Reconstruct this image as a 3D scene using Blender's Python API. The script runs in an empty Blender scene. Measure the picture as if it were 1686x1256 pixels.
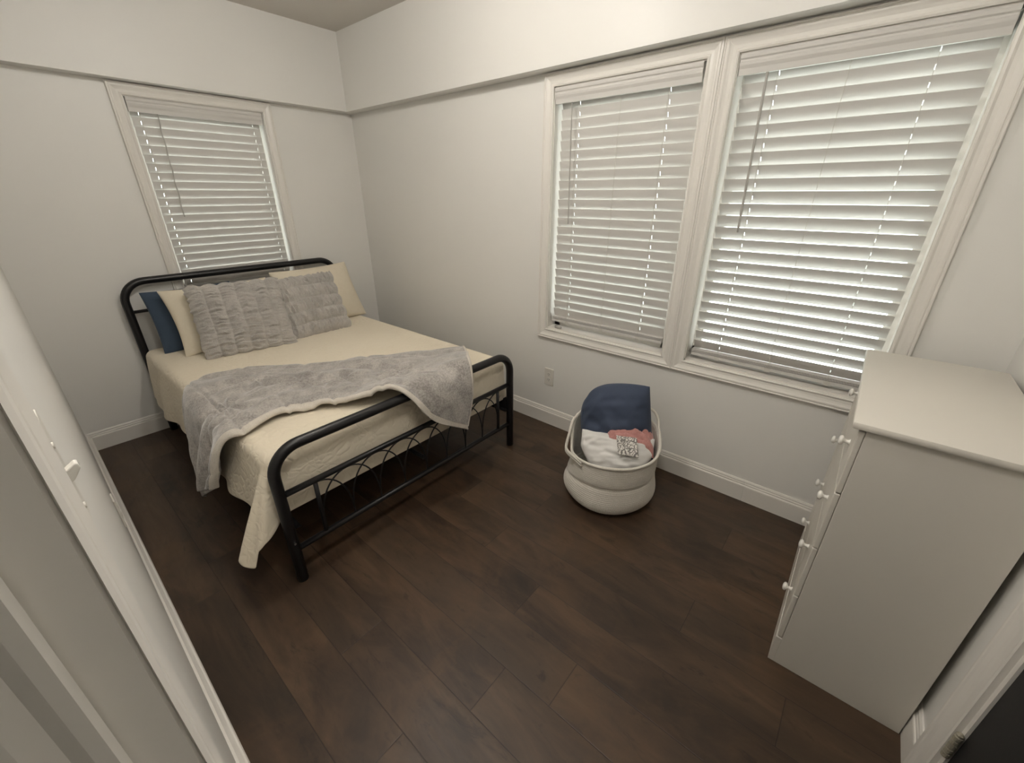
import bpy, bmesh, math
import numpy as np
from mathutils import Vector, Matrix

# ------------------------------------------------------------------ camera
sc = bpy.context.scene
COL = sc.collection
CAM = (-2.2026, -3.5795, 1.5368)
PITCH, ROLL, YAW, FPX = 0.4254, -0.001, 0.870, 681.48
cy_, sy_ = math.cos(YAW), math.sin(YAW)
fwd = Vector((sy_ * math.cos(PITCH), cy_ * math.cos(PITCH), -math.sin(PITCH)))
rgt = Vector((cy_, -sy_, 0))
upv = rgt.cross(fwd)
rg2 = rgt * math.cos(ROLL) + upv * math.sin(ROLL)
up2 = upv * math.cos(ROLL) - rgt * math.sin(ROLL)
cd = bpy.data.cameras.new('camera')
cam = bpy.data.objects.new('camera', cd)
COL.objects.link(cam)
cd.sensor_fit = 'HORIZONTAL'
cd.sensor_width = 36.0
cd.lens = FPX / 1686 * 36.0
cd.clip_start = 0.005
cd.clip_end = 60
m3 = Matrix((rg2, up2, -fwd)).transposed()
cam.matrix_world = Matrix.Translation(CAM) @ m3.to_4x4()
sc.camera = cam

# ------------------------------------------------------------------ world / exposure
LAMP_STRENGTH = 245.0
DOME_FILL_STRENGTH = 36.0
SKY_STRENGTH = 5.2
w = bpy.data.worlds.new('world')
sc.world = w
w.use_nodes = True
nt = w.node_tree
nt.nodes.clear()
o_ = nt.nodes.new('ShaderNodeOutputWorld')
b_ = nt.nodes.new('ShaderNodeBackground')
tc = nt.nodes.new('ShaderNodeTexCoord')
sp = nt.nodes.new('ShaderNodeSeparateXYZ')
rp = nt.nodes.new('ShaderNodeValToRGB')
mp = nt.nodes.new('ShaderNodeMapRange')
mp.inputs['From Min'].default_value = -1
mp.inputs['From Max'].default_value = 1
nt.links.new(tc.outputs['Generated'], sp.inputs[0])
nt.links.new(sp.outputs['Z'], mp.inputs['Value'])
nt.links.new(mp.outputs[0], rp.inputs[0])
e = rp.color_ramp.elements
e[0].position = 0.40
e[0].color = (0.74, 0.84, 0.78, 1)
e[1].position = 0.60
e[1].color = (0.93, 0.98, 1.0, 1)
nt.links.new(rp.outputs[0], b_.inputs['Color'])
b_.inputs['Strength'].default_value = SKY_STRENGTH
nt.links.new(b_.outputs[0], o_.inputs[0])
sc.view_settings.view_transform = 'Standard'
sc.view_settings.look = 'None'
sc.view_settings.gamma = 1.0
sc.view_settings.use_curve_mapping = False
sc.view_settings.exposure = 0.48

# ------------------------------------------------------------------ helpers
def srgb(r, g, b):
    f = lambda c: ((c / 255 + 0.055) / 1.055) ** 2.4 if c / 255 > 0.04045 else c / 255 / 12.92
    return (f(r), f(g), f(b), 1.0)


class NT:
    def __init__(self, name):
        self.m = bpy.data.materials.new(name)
        self.m.use_nodes = True
        self.t = self.m.node_tree
        self.t.nodes.clear()
        self.out = self.t.nodes.new('ShaderNodeOutputMaterial')
        self.p = self.t.nodes.new('ShaderNodeBsdfPrincipled')
        self.t.links.new(self.p.outputs[0], self.out.inputs[0])

    def n(self, kind, **kw):
        nd = self.t.nodes.new(kind)
        for k, v in kw.items():
            if hasattr(nd, k) and k not in ('Scale',):
                setattr(nd, k, v)
            else:
                self.set(nd.inputs[k.replace('_', ' ')], v)
        return nd

    def set(self, sock, v):
        if hasattr(v, 'links') or isinstance(v, bpy.types.NodeSocket):
            self.t.links.new(v, sock)
        else:
            sock.default_value = v

    def math(self, op, a, b=0.0, c=None):
        nd = self.t.nodes.new('ShaderNodeMath')
        nd.operation = op
        self.set(nd.inputs[0], a)
        self.set(nd.inputs[1], b)
        if c is not None:
            self.set(nd.inputs[2], c)
        return nd.outputs[0]

    def mix(self, fac, a, b):
        nd = self.t.nodes.new('ShaderNodeMix')
        nd.data_type = 'RGBA'
        self.set(nd.inputs[0], fac)
        self.set(nd.inputs[6], a)
        self.set(nd.inputs[7], b)
        return nd.outputs[2]

    def noise(self, vec, scale, detail=3.0, rough=0.5, dist=0.0):
        nd = self.t.nodes.new('ShaderNodeTexNoise')
        self.set(nd.inputs['Vector'], vec)
        nd.inputs['Scale'].default_value = scale
        nd.inputs['Detail'].default_value = detail
        nd.inputs['Roughness'].default_value = rough
        nd.inputs['Distortion'].default_value = dist
        return nd

    def ramp(self, fac, stops):
        nd = self.t.nodes.new('ShaderNodeValToRGB')
        self.set(nd.inputs[0], fac)
        el = nd.color_ramp.elements
        while len(el) < len(stops):
            el.new(0.5)
        for q, (ps, c) in zip(el, stops):
            q.position = ps
            q.color = c
        return nd.outputs[0]

    def bump(self, h, strength=0.3, dist=0.01, prev=None):
        nd = self.t.nodes.new('ShaderNodeBump')
        nd.inputs['Strength'].default_value = strength
        nd.inputs['Distance'].default_value = dist
        self.set(nd.inputs['Height'], h)
        if prev is not None:
            self.set(nd.inputs['Normal'], prev)
        self.set(self.p.inputs['Normal'], nd.outputs[0])
        return nd.outputs[0]

    def obj(self):
        return self.t.nodes.new('ShaderNodeTexCoord').outputs['Object']

    def pos(self):
        return self.t.nodes.new('ShaderNodeNewGeometry').outputs['Position']

    def set_p(self, **kw):
        for k, v in kw.items():
            self.set(self.p.inputs[k.replace('_', ' ')], v)


def plain(name, col, rough=0.5, metal=0.0, spec=0.5, bump=None, var=0.04):
    t = NT(name)
    po = t.pos()
    nz = t.noise(po, 6.0, 3)
    dark = tuple(c * (1 - var) for c in col[:3]) + (1,)
    t.set_p(Base_Color=t.mix(nz.outputs[0], dark, col), Roughness=rough, Metallic=metal)
    t.p.inputs['Specular IOR Level'].default_value = spec
    if bump:
        b = t.noise(po, bump[0], 3)
        t.bump(b.outputs[0], bump[1], bump[2])
    return t.m


M = {}
M['wall'] = plain('wall_paint', srgb(228, 226, 221), 0.44, bump=(140, 0.10, 0.002), var=0.015)
M['ceiling'] = plain('ceiling_paint', srgb(212, 206, 198), 0.6, bump=(90, 0.15, 0.003), var=0.02)
M['trim'] = plain('trim_paint', srgb(226, 222, 215), 0.35, bump=(60, 0.06, 0.002), var=0.02)
M['hall'] = plain('hall_shade_dark', srgb(46, 46, 41), 0.6)  # near-black colour stands in for hall shade and cuts bounce onto the jamb
M['blind'] = plain('blind_slat', srgb(207, 204, 199), 0.45, var=0.02)
M['cord'] = plain('blind_cord', srgb(200, 196, 188), 0.7)
M['wand'] = plain('grey_wand', srgb(172, 168, 162), 0.35)
M['metal'] = plain('black_metal', srgb(20, 19, 21), 0.38, spec=0.5, var=0.2)
M['plastic'] = plain('white_plastic', srgb(216, 212, 203), 0.3, var=0.01)
M['slot'] = plain('dark_slot', srgb(60, 56, 52), 0.6)
M['dresser'] = plain('white_laminate', srgb(214, 209, 199), 0.42, bump=(35, 0.03, 0.003), var=0.02)
M['knob'] = plain('white_knob', srgb(226, 223, 216), 0.25, var=0.01)
M['blackdoor'] = plain('black_door_paint', srgb(22, 22, 24), 0.55, bump=(80, 0.1, 0.002))
M['hinge'] = plain('painted_hinge', srgb(178, 171, 152), 0.5, bump=(200, 0.6, 0.004), var=0.5)
M['mattress'] = plain('mattress_ticking', srgb(190, 184, 172), 0.8)
M['steel'] = plain('steel_screw', srgb(200, 200, 200), 0.3, metal=1.0)

t = NT('window_glass')
t.set_p(Base_Color=(1, 1, 1, 1), Roughness=0.0, IOR=1.45)
t.p.inputs['Transmission Weight'].default_value = 1.0
M['glass'] = t.m

for nm, st in (('lamp', LAMP_STRENGTH), ('dome', DOME_FILL_STRENGTH)):
    t = NT(nm + '_glass')
    t.set_p(Base_Color=srgb(250, 240, 225), Roughness=0.4)
    t.p.inputs['Emission Color'].default_value = (1.0, 0.955, 0.89, 1)
    t.p.inputs['Emission Strength'].default_value = st
    M[nm] = t.m

# dark wood plank floor: planks run along y, 0.177 m wide
t = NT('floor_planks')
po = t.pos()
s = t.n('ShaderNodeSeparateXYZ')
t.set(s.inputs[0], po)
px, py = s.outputs[0], s.outputs[1]
rx = t.math('DIVIDE', t.math('ADD', px, 1.336 + 17.7), 0.177)
row = t.math('FLOOR', rx)
fx = t.math('SUBTRACT', rx, row)
wn = t.n('ShaderNodeTexWhiteNoise', noise_dimensions='1D')
t.set(wn.inputs['W'], row)
# row 99 (x from -1.513 to -1.336) has its joint at y = -3.155
off = t.math('MULTIPLY', wn.outputs['Value'], 1.22)
isr = t.math('COMPARE', row, 99.0, 0.4)
off2 = t.math('ADD', t.math('MULTIPLY', off, t.math('SUBTRACT', 1.0, isr)), t.math('MULTIPLY', isr, 3.155))
ry = t.math('DIVIDE', t.math('ADD', t.math('ADD', py, 12.2), off2), 1.22)
pl = t.math('FLOOR', ry)
fy = t.math('SUBTRACT', ry, pl)
ex = t.math('MULTIPLY', t.math('MINIMUM', fx, t.math('SUBTRACT', 1.0, fx)), 0.177)
ey = t.math('MULTIPLY', t.math('MINIMUM', fy, t.math('SUBTRACT', 1.0, fy)), 1.22)
ed = t.math('MINIMUM', ex, ey)
seam = t.n('ShaderNodeMapRange', interpolation_type='SMOOTHSTEP')
t.set(seam.inputs['Value'], ed)
seam.inputs['From Min'].default_value = 0.0005
seam.inputs['From Max'].default_value = 0.0022
wp = t.n('ShaderNodeTexWhiteNoise', noise_dimensions='2D')
cb = t.n('ShaderNodeCombineXYZ')
t.set(cb.inputs[0], row)
t.set(cb.inputs[1], pl)
t.set(wp.inputs['Vector'], cb.outputs[0])
sh = t.n('ShaderNodeCombineXYZ')
t.set(sh.inputs[0], t.math('MULTIPLY', px, 5.0))
t.set(sh.inputs[1], t.math('MULTIPLY', py, 1.3))
t.set(sh.inputs[2], t.math('MULTIPLY', wp.outputs['Value'], 40.0))
n1 = t.noise(sh.outputs[0], 1.6, 6, 0.62, 0.6)
sh2 = t.n('ShaderNodeCombineXYZ')
t.set(sh2.inputs[0], t.math('MULTIPLY', px, 60.0))
t.set(sh2.inputs[1], t.math('MULTIPLY', py, 4.0))
t.set(sh2.inputs[2], t.math('MULTIPLY', wp.outputs['Value'], 20.0))
n2 = t.noise(sh2.outputs[0], 1.0, 4, 0.6)
n3 = t.noise(po, 2.3, 5, 0.65, 0.8)
base = t.ramp(n1.outputs[0], [(0.30, srgb(32, 24, 18)), (0.45, srgb(56, 42, 31)), (0.58, srgb(76, 58, 43)), (0.74, srgb(98, 77, 57))])
gr = t.mix(t.math('MULTIPLY', n2.outputs[0], 0.5), base, srgb(52, 40, 30))
pt_ = t.mix(t.math('MULTIPLY', wp.outputs['Value'], 0.4), gr, srgb(80, 65, 51))
bl = t.ramp(n3.outputs[0], [(0.50, (0, 0, 0, 1)), (0.72, (1, 1, 1, 1))])
pt2 = t.mix(t.math('MULTIPLY', bl, 0.55), pt_, srgb(90, 67, 45))
sh3 = t.n('ShaderNodeCombineXYZ')
t.set(sh3.inputs[0], t.math('MULTIPLY', px, 16.0))
t.set(sh3.inputs[1], t.math('MULTIPLY', py, 5.0))
t.set(sh3.inputs[2], t.math('MULTIPLY', wp.outputs['Value'], 30.0))
n4 = t.noise(sh3.outputs[0], 1.0, 5, 0.7, 1.2)
dk = t.ramp(n4.outputs[0], [(0.30, (1, 1, 1, 1)), (0.42, (0, 0, 0, 1))])
pt3 = t.mix(t.math('MULTIPLY', dk, 0.55), pt2, srgb(30, 22, 17))
sf = t.math('SUBTRACT', 1.0, t.math('MULTIPLY', t.math('SUBTRACT', 1.0, seam.outputs[0]), 0.6))
col = t.mix(sf, srgb(20, 15, 12), pt3)
t.set_p(Base_Color=col)
t.set(t.p.inputs['Roughness'], t.math('MULTIPLY_ADD', n2.outputs[0], 0.20, 0.34))
t.p.inputs['Specular IOR Level'].default_value = 0.4
hb = t.math('ADD', t.math('MULTIPLY', seam.outputs[0], 0.6), t.math('MULTIPLY', n2.outputs[0], 0.25))
t.bump(hb, 0.35, 0.002)
M['floor'] = t.m

# bedspread: cream matelasse with an embossed scroll pattern
t = NT('cream_matelasse')
po = t.pos()
nd = t.noise(po, 7.0, 2)
vm = t.n('ShaderNodeVectorMath', operation='MULTIPLY_ADD')
t.set(vm.inputs[0], nd.outputs['Color'])
vm.inputs[1].default_value = (0.12, 0.12, 0.12)
t.set(vm.inputs[2], po)
vo = t.n('ShaderNodeTexVoronoi', feature='DISTANCE_TO_EDGE')
t.set(vo.inputs['Vector'], vm.outputs[0])
vo.inputs['Scale'].default_value = 26
wv = t.n('ShaderNodeTexWave', wave_type='RINGS')
t.set(wv.inputs['Vector'], vm.outputs[0])
wv.inputs['Scale'].default_value = 9
wv.inputs['Distortion'].default_value = 6
hh = t.math('ADD', t.math('MINIMUM', vo.outputs['Distance'], 0.25), t.math('MULTIPLY', wv.outputs['Fac'], 0.12))
fn = t.noise(po, 420, 2)
hh2 = t.math('ADD', hh, t.math('MULTIPLY', fn.outputs[0], 0.05))
t.set_p(Base_Color=t.mix(t.noise(po, 3).outputs[0], srgb(226, 214, 191), srgb(233, 223, 203)), Roughness=0.85)
t.p.inputs['Sheen Weight'].default_value = 0.15
t.bump(hh2, 0.5, 0.012)
M['spread'] = t.m

# same cloth, less embossing, for the shams
t = NT('cream_cotton')
po = t.pos()
fn = t.noise(po, 300, 2)
fm = t.noise(po, 34, 4, 0.6, 0.6)
t.set_p(Base_Color=t.mix(fm.outputs[0], srgb(215, 204, 182), srgb(224, 215, 196)), Roughness=0.85)
t.bump(t.math('ADD', t.math('MULTIPLY', fn.outputs[0], 0.2), fm.outputs[0]), 0.25, 0.006)
M['cream'] = t.m


def plush(name, ca, cb_, scale=90, sheen=0.6, rough=0.9, bs=0.5):
    t = NT(name)
    po = t.pos()
    a = t.noise(po, scale, 4, 0.6)
    b = t.noise(po, 9, 4, 0.6, 0.8)
    f = t.math('ADD', t.math('MULTIPLY', a.outputs[0], 0.5), t.math('MULTIPLY', b.outputs[0], 0.5))
    t.set_p(Base_Color=t.ramp(f, [(0.35, ca), (0.65, cb_)]), Roughness=rough)
    t.p.inputs['Sheen Weight'].default_value = sheen
    t.p.inputs['Sheen Roughness'].default_value = 0.4
    t.bump(t.math('ADD', a.outputs[0], b.outputs[0]), bs, 0.004)
    return t.m


M['plush'] = plush('grey_plush', srgb(122, 117, 113), srgb(196, 190, 183), 120, 0.8)
M['cushion'] = plush('grey_faux_fur', srgb(158, 154, 148), srgb(190, 185, 178), 200, 0.4, bs=0.7)
M['sherpa'] = plush('cream_sherpa', srgb(198, 190, 178), srgb(222, 215, 204), 260, 0.3, bs=0.8)
M['navy'] = plush('navy_cotton', srgb(52, 62, 82), srgb(60, 71, 92), 500, 0.15, 0.8, 0.1)
M['blue'] = plush('slate_blue_cotton', srgb(47, 62, 80), srgb(54, 70, 88), 500, 0.15, 0.8, 0.1)
M['pink'] = plush('dusty_pink_fleece', srgb(176, 122, 116), srgb(196, 144, 138), 160, 0.4, 0.9, 0.4)
M['white'] = plush('white_cotton', srgb(214, 211, 207), srgb(224, 222, 218), 400, 0.1, 0.8, 0.1)
M['rope'] = plush('cotton_rope', srgb(208, 202, 190), srgb(226, 221, 211), 240, 0.2, 0.9, 0.6)

t = NT('floral_print')
po = t.pos()
nd = t.noise(po, 30, 2)
vm = t.n('ShaderNodeVectorMath', operation='MULTIPLY_ADD')
t.set(vm.inputs[0], nd.outputs['Color'])
vm.inputs[1].default_value = (0.03, 0.03, 0.03)
t.set(vm.inputs[2], po)
vo = t.n('ShaderNodeTexVoronoi', feature='DISTANCE_TO_EDGE')
t.set(vo.inputs['Vector'], vm.outputs[0])
vo.inputs['Scale'].default_value = 42
wv = t.n('ShaderNodeTexWave', wave_type='RINGS')
t.set(wv.inputs['Vector'], vm.outputs[0])
wv.inputs['Scale'].default_value = 24
wv.inputs['Distortion'].default_value = 8
lines = t.math('MAXIMUM', t.math('LESS_THAN', vo.outputs['Distance'], 0.07), t.math('GREATER_THAN', wv.outputs['Fac'], 0.86))
t.set_p(Base_Color=t.mix(lines, srgb(216, 212, 205), srgb(120, 116, 112)), Roughness=0.85)
M['floral'] = t.m


def tag(o, label=None, cat=None, group=None, kind=None):
    if label:
        o['label'] = label
    if cat:
        o['category'] = cat
    if group:
        o['group'] = group
    if kind:
        o['kind'] = kind
    return o


def empty(name, loc=(0, 0, 0)):
    o = bpy.data.objects.new(name, None)
    o.empty_display_size = 0.1
    COL.objects.link(o)
    o.location = loc
    return o


def new_obj(name, me, mat, parent=None, smooth=False, origin=None):
    """mesh data is in world coordinates; the origin is moved to the given point"""
    if origin is None:
        origin = tuple(parent.location) if parent else (0, 0, 0)
        if parent is not None and parent.parent is not None:
            origin = tuple(parent.matrix_basis.translation + parent.parent.matrix_basis.translation)
    me.transform(Matrix.Translation(-Vector(origin)))
    me.materials.append(mat)
    if smooth:
        me.polygons.foreach_set('use_smooth', [True] * len(me.polygons))
    o = bpy.data.objects.new(name, me)
    COL.objects.link(o)
    if parent is not None:
        o.parent = parent
        base = parent.matrix_basis.translation.copy()
        if parent.parent is not None:
            base += parent.parent.matrix_basis.translation
        o.location = Vector(origin) - base
    else:
        o.location = origin
    return o


class MB:
    """collects shapes, builds ONE mesh object"""
    def __init__(self):
        self.v = []
        self.f = []

    def add(self, vs, fs):
        k = len(self.v)
        self.v += [tuple(map(float, q)) for q in vs]
        self.f += [tuple(i + k for i in q) for q in fs]
        return self

    def box(self, x0, x1, y0, y1, z0, z1):
        x0, x1 = sorted((x0, x1)); y0, y1 = sorted((y0, y1)); z0, z1 = sorted((z0, z1))
        vs = [(x0, y0, z0), (x1, y0, z0), (x1, y1, z0), (x0, y1, z0), (x0, y0, z1), (x1, y0, z1), (x1, y1, z1), (x0, y1, z1)]
        return self.add(vs, [(0, 3, 2, 1), (4, 5, 6, 7), (0, 1, 5, 4), (1, 2, 6, 5), (2, 3, 7, 6), (3, 0, 4, 7)])

    def tube(self, pts, r, seg=12, closed=False, cap=True):
        P = [Vector(q) for q in pts]
        n = len(P)
        rr = r if hasattr(r, '__len__') else [r] * n
        T = []
        for i in range(n):
            a = P[(i - 1) % n] if (closed or i > 0) else P[i]
            b = P[(i + 1) % n] if (closed or i < n - 1) else P[i]
            T.append((b - a).normalized())
        nrm = Vector((0, 0, 1)) if abs(T[0].z) < 0.9 else Vector((1, 0, 0))
        nrm = (nrm - T[0] * nrm.dot(T[0])).normalized()
        vs = []
        for i in range(n):
            nrm = (nrm - T[i] * nrm.dot(T[i])).normalized()
            bn = T[i].cross(nrm)
            for k in range(seg):
                a = 2 * math.pi * k / seg
                vs.append(P[i] + (nrm * math.cos(a) + bn * math.sin(a)) * rr[i])
        fs = []
        for i in range(n if closed else n - 1):
            j = (i + 1) % n
            for k in range(seg):
                l = (k + 1) % seg
                fs.append((i * seg + k, i * seg + l, j * seg + l, j * seg + k))
        if cap and not closed:
            fs.append(tuple(range(seg))[::-1])
            fs.append(tuple((n - 1) * seg + k for k in range(seg)))
        return self.add(vs, fs)

    def lathe(self, prof, c, axis='z', seg=24):
        vs, fs = [], []
        for (r, h) in prof:
            for k in range(seg):
                a = 2 * math.pi * k / seg
                u, v = r * math.cos(a), r * math.sin(a)
                if axis == 'z':
                    vs.append((c[0] + u, c[1] + v, c[2] + h))
                elif axis == 'y':
                    vs.append((c[0] + u, c[1] + h, c[2] + v))
                else:
                    vs.append((c[0] + h, c[1] + u, c[2] + v))
        for i in range(len(prof) - 1):
            for k in range(seg):
                l = (k + 1) % seg
                fs.append((i * seg + k, i * seg + l, (i + 1) * seg + l, (i + 1) * seg + k))
        fs.append(tuple(range(seg))[::-1])
        fs.append(tuple((len(prof) - 1) * seg + k for k in range(seg)))
        return self.add(vs, fs)

    def prism(self, prof, fn, a, b):
        """profile polygon (p,q) extruded from a to b; fn(p,q,s)->xyz"""
        n = len(prof)
        vs = [fn(p, q, a) for p, q in prof] + [fn(p, q, b) for p, q in prof]
        fs = [(i, (i + 1) % n, n + (i + 1) % n, n + i) for i in range(n)]
        fs += [tuple(range(n))[::-1], tuple(range(n, 2 * n))]
        return self.add(vs, fs)

    def grid(self, A, wrap_u=False):
        """A: (nu,nv,3) array"""
        nu, nv = A.shape[:2]
        vs = A.reshape(-1, 3)
        fs = []
        for i in range(nu if wrap_u else nu - 1):
            j = (i + 1) % nu
            for k in range(nv - 1):
                fs.append((i * nv + k, j * nv + k, j * nv + k + 1, i * nv + k + 1))
        return self.add(vs, fs)

    def build(self, name, mat, parent=None, smooth=False, origin=None, bevel=0.0, fix=True, merge=0.0):
        me = bpy.data.meshes.new(name)
        me.from_pydata(self.v, [], self.f)
        if fix or bevel or merge:
            bm = bmesh.new()
            bm.from_mesh(me)
            if merge:
                bmesh.ops.remove_doubles(bm, verts=bm.verts, dist=merge)
            if bevel:
                ed = [q for q in bm.edges if len(q.link_faces) == 2 and q.calc_face_angle(0) > 0.6]
                bmesh.ops.bevel(bm, geom=ed, offset=bevel, segments=2, profile=0.5, affect='EDGES')
            bmesh.ops.recalc_face_normals(bm, faces=bm.faces)
            bm.to_mesh(me)
            bm.free()
        return new_obj(name, me, mat, parent, smooth, origin)


def smooth_angle(o, deg=40):
    me = o.data
    me.polygons.foreach_set('use_smooth', [True] * len(me.polygons))
    bm = bmesh.new()
    bm.from_mesh(me)
    for q in bm.edges:
        q.smooth = len(q.link_faces) == 2 and q.calc_face_angle(0) < math.radians(deg)
    bm.to_mesh(me)
    bm.free()
    return o


rng = np.random.default_rng(7)
_LAT = rng.random((256, 256))


def vnoise(x, y):
    x = np.asarray(x, float) + 1000.0
    y = np.asarray(y, float) + 1000.0
    xi = np.floor(x).astype(int)
    yi = np.floor(y).astype(int)
    fx = x - xi
    fy = y - yi
    fx = fx * fx * (3 - 2 * fx)
    fy = fy * fy * (3 - 2 * fy)
    g = lambda a, b: _LAT[a % 256, b % 256]
    return (g(xi, yi) * (1 - fx) + g(xi + 1, yi) * fx) * (1 - fy) + (g(xi, yi + 1) * (1 - fx) + g(xi + 1, yi + 1) * fx) * fy - 0.5


def fbm(x, y, o=3):
    s = 0
    a = 1
    for k in range(o):
        s = s + a * vnoise(x * 2 ** k + 17.3 * k, y * 2 ** k + 9.1 * k)
        a *= 0.5
    return s


def sstep(a, b, x):
    q = np.clip((np.asarray(x, float) - a) / (b - a), 0, 1)
    return q * q * (3 - 2 * q)


def catmull(P, n):
    """P (k,...) -> (n,...) Catmull-Rom"""
    P = np.asarray(P, float)
    k = len(P)
    Q = np.concatenate([[2 * P[0] - P[1]], P, [2 * P[-1] - P[-2]]])
    u = np.linspace(0, k - 1 - 1e-9, n)
    i = np.floor(u).astype(int)
    f = (u - i).reshape((-1,) + (1,) * (P.ndim - 1))
    a, b, c, d = Q[i], Q[i + 1], Q[i + 2], Q[i + 3]
    return 0.5 * (2 * b + (c - a) * f + (2 * a - 5 * b + 4 * c - d) * f ** 2 + (3 * b - a - 3 * c + d) * f ** 3)


# ------------------------------------------------------------------ room shell
ZR, ZC, SOF = 2.1300, 2.632, 0.090          # soffit height, ceiling, depth of the thicker upper wall
XL, YF = -2.230, -4.055                      # left wall, front (near) wall
TH = 0.14
W1 = (-1.4661, -0.7023, 0.900, 2.0618)       # window in the back wall (x0,x1,z0,z1)
W2 = (-2.0282, -2.8182, 0.7169, 2.0599)      # windows in the right wall (y0,y1,z0,z1)
W3 = (-2.9439, -3.734, 0.7169, 2.0599)
DL = (-4.26, -3.4835, 2.03)                   # doorway in the left wall (y0,y1,top)
DF = (-1.86, -1.075, 2.03)                   # doorway in the near wall (x0,x1,top)

b = MB().box(-3.3, TH, -5.0, TH, -0.08, 0.0)
tag(b.build('floor', M['floor']), kind='structure')
b = MB().box(-3.3, TH, -5.0, TH, ZC, ZC + 0.08)
tag(b.build('ceiling', M['ceiling']), kind='structure')

b = MB()
b.box(XL - TH, W1[0], 0, TH, 0, ZC).box(W1[1], TH, 0, TH, 0, ZC).box(W1[0], W1[1], 0, TH, 0, W1[2]).box(W1[0], W1[1], 0, TH, W1[3], ZC)
b.box(XL, 0, -SOF, 0, ZR, ZC)
tag(b.build('wall_back', M['wall']), kind='structure')
b = MB()
b.box(0, TH, 0, W2[0], 0, ZC).box(0, TH, W2[1], W3[0], 0, ZC).box(0, TH, W3[1], YF - TH, 0, ZC)
for W in (W2, W3):
    b.box(0, TH, W[0], W[1], 0, W[2]).box(0, TH, W[0], W[1], W[3], ZC)
b.box(-SOF, 0, -SOF, YF, ZR, ZC)
tag(b.build('wall_right', M['wall']), kind='structure')
b = MB()
b.box(XL - TH, XL, 0, DL[1] + 0.012, 0, ZC).box(XL - TH, XL, YF, DL[0], 0, ZC) if YF > DL[0] else b.box(XL - TH, XL, 0, DL[1] + 0.012, 0, ZC)
b.box(XL - TH, XL, DL[1] + 0.012, -5.0, DL[2], ZC)
tag(b.build('wall_left', M['wall']), kind='structure')
b = MB()
b.box(XL, DF[0], YF - TH, YF, 0, ZC).box(DF[1] + 0.012, 0, YF - TH, YF, 0, ZC).box(DF[0], DF[1] + 0.012, YF - TH, YF, DF[2], ZC)
tag(b.build('wall_front', M['wall']), kind='structure')
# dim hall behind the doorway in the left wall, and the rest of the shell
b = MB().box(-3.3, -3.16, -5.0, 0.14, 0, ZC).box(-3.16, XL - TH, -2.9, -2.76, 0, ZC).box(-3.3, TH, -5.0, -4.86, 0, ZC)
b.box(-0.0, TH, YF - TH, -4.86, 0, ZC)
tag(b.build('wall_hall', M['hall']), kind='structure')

# baseboards (moulded profile: offset from wall, height)
BB = [(0, 0), (0.0152, 0), (0.0152, 0.092), (0.0135, 0.097), (0.0105, 0.099), (0.0105, 0.108), (0.008, 0.112), (0.008, 0.119), (0.004, 0.127), (0, 0.127)]
tag(MB().prism(BB, lambda p, q, s: (s, -p, q), XL, 0).build('baseboard_back', M['trim']), kind='structure')
tag(MB().prism(BB, lambda p, q, s: (-p, s, q), 0, -3.3765).prism(BB, lambda p, q, s: (-p, s, q), -3.3777, YF).build('baseboard_right', M['trim']), kind='structure')
tag(MB().prism(BB, lambda p, q, s: (XL + p * 1.61, s, q), 0, DL[1] + 0.0405).build('baseboard_left', M['trim']), kind='structure')
tag(MB().prism(BB, lambda p, q, s: (s, YF + p, q), -0.978, 0).build('baseboard_front', M['trim']), kind='structure')

# ------------------------------------------------------------------ windows and blinds
CAS = [(0, 0), (0, 0.0115), (0.006, 0.0145), (0.011, 0.0125), (0.014, 0.0105), (0.026, 0.0115), (0.036, 0.0150), (0.043, 0.0185),
       (0.049, 0.0190), (0.0515, 0.0165), (0.054, 0.0165), (0.056, 0.0195), (0.0600, 0.0200), (0.0622, 0.0185), (0.0622, 0)]


def mapper(wall, W):
    # local (a along the wall left to right, d out of the wall into the room, z)
    if wall == 'back':
        return lambda a, d, z: (W[0] + a, -d, z)
    return lambda a, d, z: (-d, W[0] - a, z)


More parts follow.
